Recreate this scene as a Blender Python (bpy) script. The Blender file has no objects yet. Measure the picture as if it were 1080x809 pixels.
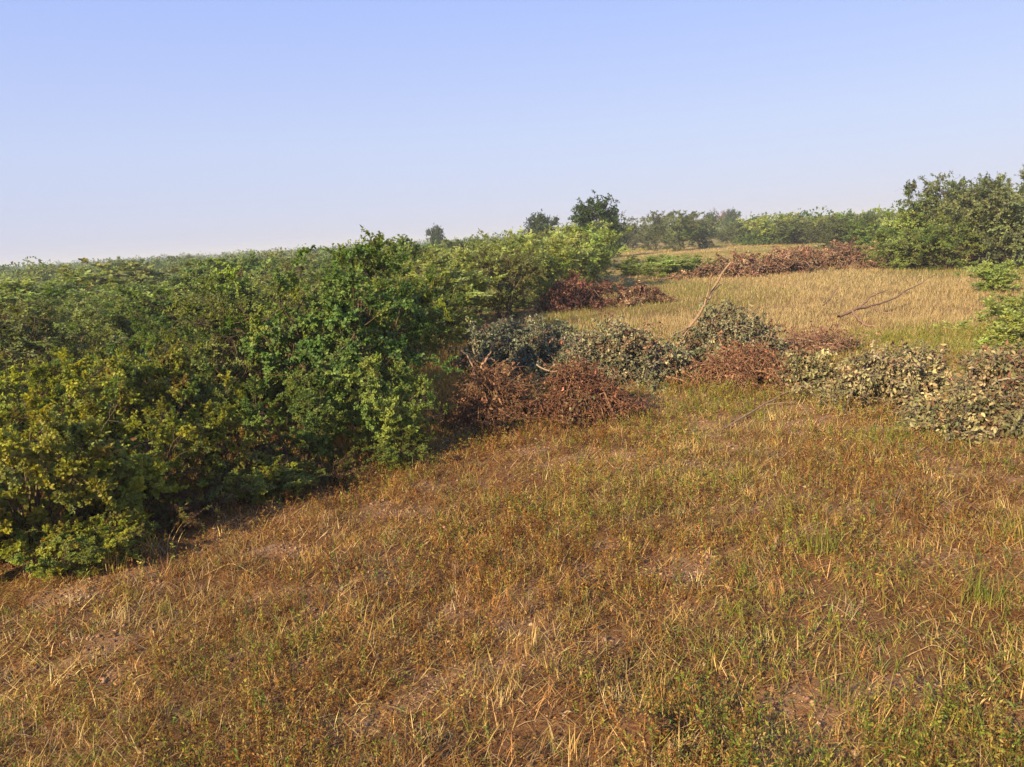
import bpy, math, random
import numpy as np
from mathutils import Matrix, Vector

sc = bpy.context.scene
COL = sc.collection
R_ = math.radians

# ------------------------------------------------------------------ camera
EYE = 1.70
F = 831.0 / 1080.0          # focal length in picture widths
PITCH, ROLL = R_(10.5), R_(3.43)
fw = np.array([0, math.cos(PITCH), -math.sin(PITCH)])
U0 = np.array([0, math.sin(PITCH), math.cos(PITCH)])
X0 = np.array([1.0, 0, 0])
rt = math.cos(ROLL) * X0 - math.sin(ROLL) * U0
up = math.sin(ROLL) * X0 + math.cos(ROLL) * U0
cam_d = bpy.data.cameras.new("camera")
cam = bpy.data.objects.new("camera", cam_d)
COL.objects.link(cam)
m = Matrix.Identity(4)
for i in range(3):
    m[i][0], m[i][1], m[i][2] = rt[i], up[i], -fw[i]
m[2][3] = EYE
cam.matrix_world = m
cam_d.sensor_width = 36
cam_d.lens = F * 36
cam_d.clip_start, cam_d.clip_end = 0.05, 6000
sc.camera = cam


def ray(px, py):
    return fw + rt * ((px - 540) / 831.0) + up * ((404.5 - py) / 831.0)


def G(px, py):                       # where that sight line meets flat ground
    d = ray(px, py)
    t = EYE / -d[2]
    return np.array([d[0] * t, d[1] * t])


def W(px, py, y):                    # point of that sight line at depth y
    d = ray(px, py)
    t = y / d[1]
    return np.array([d[0] * t, y, EYE + d[2] * t])


def pix(x, y, z=0.0):                # world -> photograph coordinates
    q = np.stack([x, y, np.asarray(z) - EYE + 0 * x], -1)
    dep = q @ fw
    dep = np.where(dep < 0.05, 0.05, dep)
    return 540 + 831 * (q @ rt) / dep, 404.5 - 831 * (q @ up) / dep


# ------------------------------------------------------------------ noise
def _h(ix, iy, s):
    n = (ix.astype(np.int64) * 374761393 + iy.astype(np.int64) * 668265263 + s * 982451653) & 0x7fffffff
    n = ((n ^ (n >> 13)) * 1274126177) & 0x7fffffff
    return ((n ^ (n >> 16)) & 0xffff) / 65535.0


def vn(x, y, s=0):
    ix, iy = np.floor(x), np.floor(y)
    fx, fy = x - ix, y - iy
    fx, fy = fx * fx * (3 - 2 * fx), fy * fy * (3 - 2 * fy)
    a, b = _h(ix, iy, s), _h(ix + 1, iy, s)
    c, d = _h(ix, iy + 1, s), _h(ix + 1, iy + 1, s)
    return (a * (1 - fx) + b * fx) * (1 - fy) + (c * (1 - fx) + d * fx) * fy


def fbm(x, y, s=0, o=3):
    r, a, t = 0, 0.5, 0
    for k in range(o):
        r = r + a * vn(x * 2 ** k, y * 2 ** k, s + 7 * k)
        t += a
        a *= 0.5
    return r / t


MOUND = G(688, 800)
BARE = [(*G(a, b), r) for a, b, r in ((722, 605, .13), (600, 490, .20), (655, 480, .14), (292, 583, .14), (250, 692, .07), (405, 592, .10), (70, 625, .16),
                                      (930, 522, .12), (560, 478, .15), (470, 640, .08), (640, 580, .08))]


def bare(x, y):                      # trodden bare sand between the plants
    b = np.clip((fbm(x * 3.1 + 41, y * 3.9 + 61, 25, 3) - .60) * 8, 0, .75)
    jag = .5 + 1.1 * fbm(x * 7 + 3, y * 9 + 9, 27, 3)
    for a, c, r in BARE:
        b = np.maximum(b, np.clip(1.6 - np.hypot(x - a, (y - c) * 1.5) / (r * jag), 0, 1))
    return b


def gz(x, y):                        # ground height
    x, y = np.asarray(x, float), np.asarray(y, float)
    d = np.hypot(x, y)
    near = np.clip((26 - d) / 14, 0, 1)
    h = near * (0.12 * (fbm(x * 0.9 + 31, y * 0.7 + 11, 1) - 0.5) + 0.085 * (fbm(x * 2.6 + 3, y * 2.6 + 5, 2) - 0.5)
                + 0.022 * (fbm(x * 8 + 3, y * 8 + 5, 4) - 0.5))
    r2 = (x - MOUND[0]) ** 2 + (y - MOUND[1]) ** 2
    h = h + 0.05 * np.exp(-r2 / 0.03) - 0.03 * np.exp(-((x - MOUND[0] - .06) ** 2 + (y - MOUND[1] - .02) ** 2) / 0.004)
    return h


# ------------------------------------------------------------------ materials
def new_mat(name):
    mt = bpy.data.materials.new(name)
    mt.use_nodes = True
    nt = mt.node_tree
    nt.nodes.clear()
    return mt, nt, nt.nodes, nt.links


def leaf_mat(name, rough=0.5, trans=0.35, spec=0.35, objvar=0.0):
    mt, nt, N, L = new_mat(name)
    out = N.new('ShaderNodeOutputMaterial')
    at = N.new('ShaderNodeAttribute'); at.attribute_name = 'Col'
    col = at.outputs['Color']
    if objvar:
        oi = N.new('ShaderNodeObjectInfo')
        hs = N.new('ShaderNodeHueSaturation')
        m1 = N.new('ShaderNodeMapRange'); m1.inputs['To Min'].default_value = 0.5 - 0.018; m1.inputs['To Max'].default_value = 0.5 + 0.012
        m2 = N.new('ShaderNodeMapRange'); m2.inputs['To Min'].default_value = 1 - objvar; m2.inputs['To Max'].default_value = 1 + objvar
        mu = N.new('ShaderNodeMath'); mu.operation = 'MULTIPLY'; mu.inputs[1].default_value = 7.31
        fr = N.new('ShaderNodeMath'); fr.operation = 'FRACT'
        L.new(oi.outputs['Random'], m1.inputs['Value'])
        L.new(oi.outputs['Random'], mu.inputs[0]); L.new(mu.outputs[0], fr.inputs[0]); L.new(fr.outputs[0], m2.inputs['Value'])
        L.new(m1.outputs[0], hs.inputs['Hue']); L.new(m2.outputs[0], hs.inputs['Value'])
        L.new(col, hs.inputs['Color'])
        col = hs.outputs['Color']
    bs = N.new('ShaderNodeBsdfPrincipled')
    bs.inputs['Roughness'].default_value = rough
    bs.inputs['Specular IOR Level'].default_value = spec
    L.new(col, bs.inputs['Base Color'])
    tr = N.new('ShaderNodeBsdfTranslucent')
    br = N.new('ShaderNodeMixRGB'); br.blend_type = 'MULTIPLY'; br.inputs[0].default_value = 1
    br.inputs[2].default_value = (1.45, 1.4, 0.55, 1)
    L.new(col, br.inputs[1]); L.new(br.outputs[0], tr.inputs['Color'])
    mx = N.new('ShaderNodeMixShader'); mx.inputs[0].default_value = trans
    L.new(bs.outputs[0], mx.inputs[1]); L.new(tr.outputs[0], mx.inputs[2])
    L.new(mx.outputs[0], out.inputs['Surface'])
    return mt


def bark_mat():
    mt, nt, N, L = new_mat('bark')
    out = N.new('ShaderNodeOutputMaterial')
    bs = N.new('ShaderNodeBsdfPrincipled'); bs.inputs['Roughness'].default_value = 0.85
    bs.inputs['Specular IOR Level'].default_value = 0.2
    at = N.new('ShaderNodeAttribute'); at.attribute_name = 'Col'
    tc = N.new('ShaderNodeTexCoord')
    nz = N.new('ShaderNodeTexNoise'); nz.inputs['Scale'].default_value = 60; nz.inputs['Detail'].default_value = 3
    L.new(tc.outputs['Object'], nz.inputs['Vector'])
    mr = N.new('ShaderNodeMapRange'); mr.inputs['From Min'].default_value = .3; mr.inputs['From Max'].default_value = .7
    mr.inputs['To Min'].default_value = 0.6; mr.inputs['To Max'].default_value = 1.25
    L.new(nz.outputs['Fac'], mr.inputs['Value'])
    mu = N.new('ShaderNodeMixRGB'); mu.blend_type = 'MULTIPLY'; mu.inputs[0].default_value = 1
    L.new(at.outputs['Color'], mu.inputs[1]); L.new(mr.outputs[0], mu.inputs[2])
    L.new(mu.outputs[0], bs.inputs['Base Color'])
    bp = N.new('ShaderNodeBump'); bp.inputs['Strength'].default_value = 0.4; bp.inputs['Distance'].default_value = 0.004
    L.new(nz.outputs['Fac'], bp.inputs['Height']); L.new(bp.outputs[0], bs.inputs['Normal'])
    L.new(bs.outputs[0], out.inputs['Surface'])
    return mt


def soil_mat():
    mt, nt, N, L = new_mat('sandy_soil')
    out = N.new('ShaderNodeOutputMaterial')
    bs = N.new('ShaderNodeBsdfPrincipled'); bs.inputs['Roughness'].default_value = 0.95
    bs.inputs['Specular IOR Level'].default_value = 0.1
    ge = N.new('ShaderNodeNewGeometry')

    def noise(scale, detail=4, rough=.6):
        n = N.new('ShaderNodeTexNoise'); n.inputs['Scale'].default_value = scale
        n.inputs['Detail'].default_value = detail; n.inputs['Roughness'].default_value = rough
        L.new(ge.outputs['Position'], n.inputs['Vector'])
        return n.outputs['Fac']

    def ramp(src, a, b, ca, cb):
        r = N.new('ShaderNodeValToRGB')
        r.color_ramp.elements[0].position, r.color_ramp.elements[1].position = a, b
        r.color_ramp.elements[0].color, r.color_ramp.elements[1].color = (*ca, 1), (*cb, 1)
        L.new(src, r.inputs[0])
        return r.outputs[0]

    def mix(f, a, b, mode='MIX'):
        x = N.new('ShaderNodeMixRGB'); x.blend_type = mode
        if isinstance(f, float): x.inputs[0].default_value = f
        else: L.new(f, x.inputs[0])
        for s, k in ((a, 1), (b, 2)):
            if isinstance(s, tuple): x.inputs[k].default_value = (*s, 1)
            else: L.new(s, x.inputs[k])
        return x.outputs[0]
    base = ramp(noise(1.3), .38, .62, (.13, .064, .030), (.235, .130, .070))
    fine = ramp(noise(38, 5, .7), .35, .65, (.55, .52, .5), (1.2, 1.15, 1.1))
    c = mix(1.0, base, fine, 'MULTIPLY')
    # crusts of paler bare sand
    pale = N.new('ShaderNodeAttribute'); pale.attribute_name = 'Col'
    pale = pale.outputs['Fac']
    c = mix(pale, c, mix(1.0, (.32, .205, .130), fine, 'MULTIPLY'))
    # dry litter specks
    lit = ramp(noise(90, 2, .5), .58, .64, (0, 0, 0), (1, 1, 1))
    c = mix(lit, c, (.22, .115, .038))
    # far off the ground is covered by thin grass: straw and olive
    sx = N.new('ShaderNodeVectorMath'); sx.operation = 'LENGTH'
    L.new(ge.outputs['Position'], sx.inputs[0])
    far = N.new('ShaderNodeMapRange'); far.inputs['From Min'].default_value = 9; far.inputs['From Max'].default_value = 30
    L.new(sx.outputs['Value'], far.inputs['Value'])
    fcol = ramp(noise(.11, 5), .40, .62, (.27, .185, .075), (.15, .14, .05))
    c = mix(far.outputs[0], c, fcol)
    L.new(c, bs.inputs['Base Color'])
    bp = N.new('ShaderNodeBump'); bp.inputs['Strength'].default_value = 1.0; bp.inputs['Distance'].default_value = 0.02
    L.new(noise(55, 6, .7), bp.inputs['Height']); L.new(bp.outputs[0], bs.inputs['Normal'])
    L.new(bs.outputs[0], out.inputs['Surface'])
    return mt


M_LEAF = leaf_mat('shrub_leaves', .48, .42, .3, .24)
M_FAR = leaf_mat('far_leaves', .6, .3, .2, .14)
M_DRY = leaf_mat('dry_leaves', .75, .22, .15, .10)
M_WILT = leaf_mat('wilted_leaves', .55, .2, .35, .05)
M_GRASS = leaf_mat('grass_blades', .6, .35, .2)
M_BARK = bark_mat()
M_SOIL = soil_mat()

# ------------------------------------------------------------------ mesh building


class MB:
    def __init__(s):
        s.v, s.c, s.f, s.mi, s.n = [], [], [], [], 0

    def add(s, V, Fs, C, mat=0):
        V = np.asarray(V, np.float32).reshape(-1, 3)
        C = np.asarray(C, np.float32)
        s.v.append(V)
        s.c.append(C)
        for f in (Fs if isinstance(Fs, list) else [Fs]):
            s.f.append(f + s.n)
            s.mi.append(mat)
        s.n += len(V)

    def mesh(s, name, mats):
        me = bpy.data.meshes.new(name)
        V = np.concatenate(s.v)
        C = np.concatenate(s.c)
        me.vertices.add(len(V))
        me.vertices.foreach_set('co', V.ravel())
        idx = np.concatenate([f.ravel() for f in s.f]).astype(np.int32)
        tot = np.concatenate([np.full(len(f), f.shape[1]) for f in s.f])
        mi = np.concatenate([np.full(len(f), k) for f, k in zip(s.f, s.mi)]).astype(np.int32)
        st = np.concatenate([[0], np.cumsum(tot)[:-1]]).astype(np.int32)
        me.loops.add(len(idx))
        me.loops.foreach_set('vertex_index', idx)
        me.polygons.add(len(tot))
        me.polygons.foreach_set('loop_start', st)
        me.polygons.foreach_set('material_index', mi)
        a = me.color_attributes.new('Col', 'FLOAT_COLOR', 'POINT')
        a.data.foreach_set('color', np.concatenate([np.clip(C * .96, 0, 1), np.ones((len(C), 1), np.float32)], 1).ravel().astype(np.float32))
        me.update(calc_edges=True)
        for mt in mats:
            me.materials.append(mt)
        return me


def nrm(v):
    return v / np.maximum(np.linalg.norm(v, axis=-1, keepdims=True), 1e-9)


def tubes(mb, P, R, C, sides=4, mat=0):
    """P (N,K,3) centre lines, R (N,K) radii, C (N,3) colours"""
    N, K, _ = P.shape
    T = nrm(np.gradient(P, axis=1))
    ref = np.where(np.abs(T[..., 2:3]) > .9, np.array([1.0, 0, 0]), np.array([0, 0, 1.0]))
    a = nrm(np.cross(T, ref))
    b = np.cross(T, a)
    th = np.arange(sides) * 2 * math.pi / sides
    V = P[:, :, None] + R[:, :, None, None] * (a[:, :, None] * np.cos(th)[:, None] + b[:, :, None] * np.sin(th)[:, None])
    n, k, s = np.meshgrid(np.arange(N), np.arange(K - 1), np.arange(sides), indexing='ij')
    s2 = (s + 1) % sides
    f = np.stack([(n * K + k) * sides + s, (n * K + k) * sides + s2, (n * K + k + 1) * sides + s2, (n * K + k + 1) * sides + s], -1).reshape(-1, 4)
    mb.add(V, f, np.repeat(C, K * sides, 0), mat)


def leaves(mb, pos, d, nv, L, Wd, C, fold=.18, curl=.0, mat=0, simple=False):
    d = nrm(d)
    side = nrm(np.cross(d, nv))
    nn = np.cross(side, d)
    L, Wd = L[:, None], Wd[:, None]
    N = len(pos)
    if simple:
        V = np.stack([pos, pos + d * L * .5 + side * Wd * .5 + nn * Wd * fold, pos + d * L,
                      pos + d * L * .5 - side * Wd * .5 + nn * Wd * fold], 1)
        i = np.arange(N)[:, None] * 4
        mb.add(V, [i + np.array([0, 1, 2]), i + np.array([0, 2, 3])], np.repeat(C, 4, 0), mat)
        return
    tip = pos + d * L * (1 - .25 * abs(curl)) - nn * L * curl
    V = np.stack([pos, pos + d * L * .3 + side * Wd * .46 + nn * Wd * fold, pos + d * L * .68 + side * Wd * .42 + nn * (Wd * fold - L * curl * .4),
                  tip, pos + d * L * .68 - side * Wd * .42 + nn * (Wd * fold - L * curl * .4), pos + d * L * .3 - side * Wd * .46 + nn * Wd * fold], 1)
    i = np.arange(N)[:, None] * 6
    mb.add(V, [i + np.array([0, 1, 2, 3]), i + np.array([0, 3, 4, 5])], np.repeat(C, 6, 0), mat)


def palette(rng, pal, n, jit=.18):
    cols = np.array([p[0] for p in pal])
    w = np.array([p[1] for p in pal], float)
    i = rng.choice(len(pal), n, p=w / w.sum())
    return cols[i] * rng.uniform(1 - jit, 1 + jit, (n, 1)) * rng.uniform(.94, 1.06, (n, 3))


def rnd3(rng, *n):
    return nrm(rng.normal(size=(*n, 3)))


def along(P, t):
    """P (N,K,3), t (N,M) -> points and tangents (N,M,3)"""
    K = P.shape[1]
    u = np.clip(t * (K - 1), 0, K - 1 - 1e-6)
    i = u.astype(int)
    f = (u - i)[..., None]
    n = np.arange(len(P))[:, None]
    return P[n, i] * (1 - f) + P[n, i + 1] * f, nrm(P[n, i + 1] - P[n, i])


def shoots(rng, o, d, L, K, bend=.35, grav=0.0):
    """curved lines from o (N,3) along d with length L"""
    N = len(o)
    t = np.linspace(0, 1, K)[None, :, None]
    q = rnd3(rng, N)[:, None] * bend
    g = np.array([0, 0, -1.0]) * grav
    return o[:, None] + L[:, None, None] * (d[:, None] * t + q * t * t * .6 + g * t * t + rng.normal(0, .012, (N, K, 3)) * (t > 0))


G1 = (0.088, 0.152, 0.039)
G2 = (0.155, 0.221, 0.054)
G3 = (0.257, 0.296, 0.066)
OL = (0.193, 0.225, 0.067)
OLB = (0.190, 0.185, 0.085)
YG = (0.392, 0.391, 0.047)
YO = (0.319, 0.232, 0.046)
DB = (.135, .075, .038)
LG = (0.300, 0.375, 0.109)
GG = (0.282, 0.317, 0.134)
BK = (0.105, 0.072, 0.048)
BKG = (.20, .165, .125)


def grow_shrub(seed, H=1.6, Rr=1.0, nst=15, nbr=11, ntw=9, nlf=34, LL=.035, LW=.022, pal=None, rag=.18, bark=BK,
               droop=0., top=.55, simple=False, low=.05, up_b=.65, stemr=.011, sparse=0.15):
    rng = np.random.default_rng(seed)
    fo, st = MB(), MB()
    ang = rng.uniform(0, 2 * math.pi, nst)
    rad = Rr * np.sqrt(rng.uniform(0.01, 1, nst)) * rng.uniform(.75, 1.08, nst)
    zt = H * (top + (1 - top) * np.sqrt(np.clip(1 - (rad / Rr / 1.1) ** 2, 0, 1))) * rng.uniform(1 - rag, 1.02, nst)
    b = np.stack([np.cos(ang) * .1 * Rr, np.sin(ang) * .1 * Rr, 0 * ang - .03], -1) * rng.uniform(.3, 1.3, (nst, 1))
    tip = np.stack([np.cos(ang) * rad, np.sin(ang) * rad, zt], -1)
    K = 8
    t = np.linspace(0, 1, K)[None, :, None]
    ph, pv = rng.uniform(.85, 1.4, (nst, 1, 1)), rng.uniform(.65, 1.0, (nst, 1, 1))
    wob = np.cumsum(rng.normal(0, .016 * H, (nst, K, 3)), 1) * t
    P = b[:, None] + (tip - b)[:, None] * np.concatenate([t ** ph, t ** ph, t ** pv], -1) + wob
    rs = stemr * rng.uniform(.7, 1.3, (nst, 1)) * (1 - .75 * t[..., 0])
    bc = np.array(bark)
    tubes(st, P, rs, bc * rng.uniform(.75, 1.25, (nst, 1)), 6)
    # branches
    t0 = low + (1 - low) * rng.uniform(0, 1, (nst, nbr)) ** .8
    o, tg = along(P, t0)
    outw = np.stack([np.cos(ang), np.sin(ang), 0 * ang], -1)[:, None]
    d = nrm(outw * rng.uniform(.0, .9, (nst, nbr, 1)) + np.array([0, 0, 1]) * rng.uniform(-.25, up_b, (nst, nbr, 1)) + rnd3(rng, nst, nbr) * .75 + tg * .2)
    L = H * rng.uniform(.12, .38, (nst, nbr)) * (1 - .25 * t0)
    o, d, L = o.reshape(-1, 3), d.reshape(-1, 3), L.ravel()
    B = shoots(rng, o, d, L, 6, .4, droop * .5)
    B[..., 2] = np.maximum(B[..., 2], .02)
    nb = len(o)
    tubes(st, B, .0045 * rng.uniform(.7, 1.3, (nb, 1)) * np.linspace(1, .4, 6)[None] * (stemr / .011), bc * rng.uniform(.75, 1.25, (nb, 1)), 4)
    # per branch tint: leaves keep to the kind of their branch
    pi = .55 * palette(rng, pal, nb, .22) + .45 * np.repeat(palette(rng, pal, nst, .2), nbr, 0)
    bare = rng.uniform(size=nb) < sparse
    # twigs
    t1 = .2 + .8 * rng.uniform(0, 1, (nb, ntw)) ** .55
    o, tg = along(B, t1)
    d2 = nrm(tg * .6 + rnd3(rng, nb, ntw) * .8 + np.array([0, 0, .28 - droop]))
    L2 = H * rng.uniform(.04, .11, (nb, ntw))
    T = shoots(rng, o.reshape(-1, 3), d2.reshape(-1, 3), L2.ravel(), 4, .4, droop)
    T[..., 2] = np.maximum(T[..., 2], .015)
    ntt = len(T)
    tubes(st, T, .0019 * np.linspace(1, .5, 4)[None] * np.ones((ntt, 1)) * (stemr / .011), bc * rng.uniform(.7, 1.3, (ntt, 1)), 3)
    pt = np.repeat(pi, ntw, 0)
    keep = ~np.repeat(bare, ntw)
    T, pt = T[keep], pt[keep]
    ntt = len(T)
    t2 = rng.uniform(.05, 1.05, (ntt, nlf))
    o, tg = along(T, t2)
    d3 = tg * .55 + rnd3(rng, ntt, nlf) * .85 + np.array([0, 0, .12 - droop])
    oc = o - np.array([0, 0, H * .45])
    nv = rnd3(rng, ntt, nlf) * .55 + np.array([0, 0, .35]) + nrm(oc) * .9
    n = ntt * nlf
    s = rng.uniform(.6, 1.2, n)
    c = np.repeat(pt, nlf, 0) * rng.uniform(.78, 1.25, (n, 1)) * rng.uniform(.93, 1.07, (n, 3))
    leaves(fo, o.reshape(-1, 3), d3.reshape(-1, 3), nv.reshape(-1, 3), LL * s, LW * s, c, .16, rng.uniform(-.05, .25), simple=simple)
    return fo, st


def grow_pile(seed, Rx, Ry, H, nb=46, nbr=8, ntw=5, nlf=6, LL=.045, LW=.026, pal=None, bark=BK, droop=.35, curl=.35, lmat=None,
              stick=.0, twr=1.0):
    """a heap of cut boughs laid over each other"""
    rng = np.random.default_rng(seed)
    fo, st = MB(), MB()
    a = rng.uniform(0, 2 * math.pi, nb)
    r = np.sqrt(rng.uniform(0, 1, nb)) * np.where(rng.uniform(size=nb) < .25, 1.35, .85)
    cx, cy = Rx * r * np.cos(a), Ry * r * np.sin(a)
    az = rng.uniform(0, 2 * math.pi, nb)
    Lb = rng.uniform(.55, 1.15, nb) * max(H * 1.6, min(Rx, Ry) * 1.0)
    K = 9
    t = np.linspace(-.5, .5, K)[None]
    bow = rng.normal(0, .16, (nb, 1)) * Lb[:, None] * (t * t - .08)
    X = cx[:, None] + np.cos(az)[:, None] * t * Lb[:, None] - np.sin(az)[:, None] * bow
    Y = cy[:, None] + np.sin(az)[:, None] * t * Lb[:, None] + np.cos(az)[:, None] * bow
    e = 1 - (X / Rx) ** 2 - (Y / Ry) ** 2
    lump = .40 + 1.05 * vn(X * 2.2 / max(H, .4) + 9, Y * 2.2 / max(H, .4) + seed, seed)
    hm = H * np.sqrt(np.clip(e, 0, 1)) * lump
    Z = hm * np.sqrt(rng.uniform(.03, 1, (nb, 1))) + .02 + rng.uniform(0, stick, (nb, 1)) * (t + .5) ** 2
    P = np.stack([X, Y, Z], -1) + np.cumsum(rng.normal(0, .008, (nb, K, 3)), 1)
    P[..., 2] = np.maximum(P[..., 2], .012)
    bc = np.array(bark)
    tubes(st, P, .0085 * rng.uniform(.6, 1.5, (nb, 1)) * np.linspace(1.1, .4, K)[None] * twr, bc * rng.uniform(.7, 1.3, (nb, 1)), 5)
    t0 = rng.uniform(.08, 1, (nb, nbr))
    o, tg = along(P, t0)
    d = nrm(tg * .7 + rnd3(rng, nb, nbr) * .9 + np.array([0, 0, .30]))
    L = rng.uniform(.14, .42, (nb, nbr)) * (.5 + .6 * min(H, .9))
    B = shoots(rng, o.reshape(-1, 3), d.reshape(-1, 3), L.ravel(), 6, .6, .3)
    B[..., 2] = np.maximum(B[..., 2], .012)
    n1 = len(B)
    tubes(st, B, .0034 * rng.uniform(.7, 1.4, (n1, 1)) * np.linspace(1, .45, 6)[None] * twr, bc * rng.uniform(.7, 1.35, (n1, 1)), 4)
    pi = palette(rng, pal, n1, .25) * np.repeat(rng.uniform(.65, 1.3, nb), nbr)[:, None]
    t1 = rng.uniform(.1, 1, (n1, ntw))
    o, tg = along(B, t1)
    d2 = nrm(tg * .5 + rnd3(rng, n1, ntw) * .9 + np.array([0, 0, .1]))
    T = shoots(rng, o.reshape(-1, 3), d2.reshape(-1, 3), rng.uniform(.06, .18, n1 * ntw), 4, .6, droop)
    T[..., 2] = np.maximum(T[..., 2], .01)
    n2 = len(T)
    tubes(st, T, .0018 * np.linspace(1, .5, 4)[None] * np.ones((n2, 1)) * twr, bc * rng.uniform(.7, 1.4, (n2, 1)), 3)
    t2 = rng.uniform(.1, 1.05, (n2, nlf))
    o, tg = along(T, t2)
    n = n2 * nlf
    d3 = tg * .4 + rnd3(rng, n2, nlf) * .8 + np.array([0, 0, -droop])
    nv = rnd3(rng, n2, nlf) + np.array([0, 0, .3])
    s = rng.uniform(.55, 1.2, n)
    c = np.repeat(np.repeat(pi, ntw, 0), nlf, 0) * rng.uniform(.7, 1.3, (n, 1)) * rng.uniform(.93, 1.07, (n, 3))
    leaves(fo, o.reshape(-1, 3), d3.reshape(-1, 3), nv.reshape(-1, 3), LL * s, LW * s, c, .3, curl)
    return fo, st


# ------------------------------------------------------------------ objects
def tag(o, label=None, cat=None, group=None, kind=None):
    if label: o['label'] = label
    if cat: o['category'] = cat
    if group: o['group'] = group
    if kind: o['kind'] = kind
    return o


def link_obj(name, me, parent=None):
    o = bpy.data.objects.new(name, me)
    COL.objects.link(o)
    if parent: o.parent = parent
    return o


def thing(name, x, y, rz=0, scale=(1, 1, 1), z=None):
    e = bpy.data.objects.new(name, None)
    COL.objects.link(e)
    e.empty_display_size = .2
    e.location = (x, y, float(gz(x, y)) if z is None else z)
    e.rotation_euler = (0, 0, rz)
    e.scale = scale
    return e


RNG = random.Random(5)
PROTO = {}
PEAK = {}                           # which way the topmost sprig of a crown lies


def variant(key, H, Rr, parts, foliage_mat, names=('foliage', 'stem'), merged=False):
    fo, st = parts
    aV = np.concatenate(fo.v)
    tv = aV[aV[:, 2].argmax()]
    PEAK[key] = math.atan2(tv[1], tv[0])
    H = float(np.percentile(np.concatenate(fo.v)[:, 2], 99.93))      # true height of the grown crown
    if merged:                       # far copies: leaves and wood in one mesh
        for V, C in ((st.v, st.c),):
            off = fo.n
            fo.v += st.v; fo.c += st.c
            fo.f += [f + off for f in st.f]
            fo.mi += [1] * len(st.f)
            fo.n += st.n
        PROTO[key] = (H, Rr, [(names[0], fo.mesh(key, [foliage_mat, M_BARK]))])
    else:
        PROTO[key] = (H, Rr, [(names[0], fo.mesh(key + '_' + names[0], [foliage_mat])), (names[1], st.mesh(key + '_' + names[1], [M_BARK]))])


def place(key, name, x, y, h, r, label, cat, group=None, rz=None, ry=None):
    H, Rr, parts = PROTO[key]
    rz = RNG.uniform(0, 6.28) if rz is None else rz
    s = (r / Rr, (ry or r) / Rr, h / H)
    if len(parts) == 1:
        o = link_obj(name, parts[0][1])
        o.location = (x, y, float(gz(x, y)))
        o.rotation_euler = (0, 0, rz)
        o.scale = s
    else:
        o = thing(name, x, y, rz, s)
        for pn, me in parts:
            link_obj(pn, me, o)
    tag(o, label, cat, group)
    return o


# ------------------------------------------------------------------ ground
def axis(lo, hi, step, far, grow=1.16):
    a = list(np.arange(lo, hi + 1e-6, step))
    s, x = step, hi
    up_ = []
    while x < far:
        s *= grow; x += s; up_.append(x)
    s, x = step, lo
    dn = []
    while x > -far:
        s *= grow; x -= s; dn.append(x)
    return np.array(dn[::-1] + a + up_)


xs, ys = axis(-5.5, 5.5, .05, 3000), axis(1.2, 9.5, .05, 3000)
gx, gy = np.meshgrid(xs, ys)
V = np.stack([gx, gy, gz(gx, gy)], -1).reshape(-1, 3)
nx, ny = len(xs), len(ys)
i, j = np.meshgrid(np.arange(nx - 1), np.arange(ny - 1))
f = np.stack([j * nx + i, j * nx + i + 1, (j + 1) * nx + i + 1, (j + 1) * nx + i], -1).reshape(-1, 4)
mb = MB()
bm_ = np.clip(bare(V[:, 0], V[:, 1]) * np.clip((14 - V[:, 1]) / 4, 0, 1), 0, 1)
mb.add(V, f, np.repeat(bm_[:, None], 3, 1))
ground = link_obj('ground', mb.mesh('ground', [M_SOIL]))
ground.data.polygons.foreach_set('use_smooth', np.ones(len(f), bool))
tag(ground, 'reddish sandy ground under dry grass and scrub', 'ground', kind='structure')

# ------------------------------------------------------------------ shrub kinds
variant('dark1', 1.7, 1.0, grow_shrub(11, 1.7, 1.0, nst=20, low=.0, up_b=.4, rag=.1, pal=[(G1, 4), (G2, 4), (G3, 1.5), (OL, 1), (OLB, .6)]), M_LEAF)
variant('dark2', 1.6, 1.0, grow_shrub(12, 1.6, 1.0, pal=[(G1, 4), (G2, 3), (OL, 2), (OLB, 1), (DB, .4)]), M_LEAF)
variant('dark3', 1.5, 1.0, grow_shrub(13, 1.5, 1.0, nst=18, low=.0, up_b=.5, pal=[(G2, 4), (G3, 3), (OL, 1), (G1, 2)]), M_LEAF)
variant('olive1', 1.5, 1.0, grow_shrub(21, 1.5, 1.0, LL=.032, LW=.019, sparse=.25, pal=[(OL, 5), (OLB, 2), (G2, 3), (DB, .4), (G3, 1)]), M_LEAF)
variant('olive2', 1.4, 1.0, grow_shrub(22, 1.4, 1.0, LL=.032, LW=.019, sparse=.3, pal=[(OL, 3), (OLB, 1.5), (GG, 3), (DB, .6), (G2, 2)]), M_LEAF)
variant('yellow1', 1.1, 1.0, grow_shrub(31, 1.1, 1.0, nst=19, low=.0, up_b=.5, pal=[(YG, 4), (G3, 4), (YO, 1), (G2, 3), (OL, 1)]), M_LEAF)
variant('yellow2', 1.1, 1.0, grow_shrub(32, 1.1, 1.0, nst=19, low=.0, up_b=.5, pal=[(YG, 2), (G3, 4), (YO, .8), (OL, 3), (G2, 2)]), M_LEAF)
variant('dying1', .8, 1.0, grow_shrub(41, .8, 1.0, nst=16, nlf=16, sparse=.3, LL=.032, LW=.019, low=.0, up_b=.5, pal=[(DB, 5), (YO, 1), (OL, 2), (G2, 1.5), (BK, 2)]), M_LEAF)
variant('willow1', 1.8, 1.0, grow_shrub(51, 1.8, 1.0, nst=22, nbr=11, ntw=6, nlf=14, LL=.07, LW=.030, up_b=1.0, rag=.2, sparse=.04, stemr=.007, low=.0,
                                        pal=[(LG, 4), (G3, 3), (GG, 2), (G2, 2)]), M_LEAF)
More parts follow.
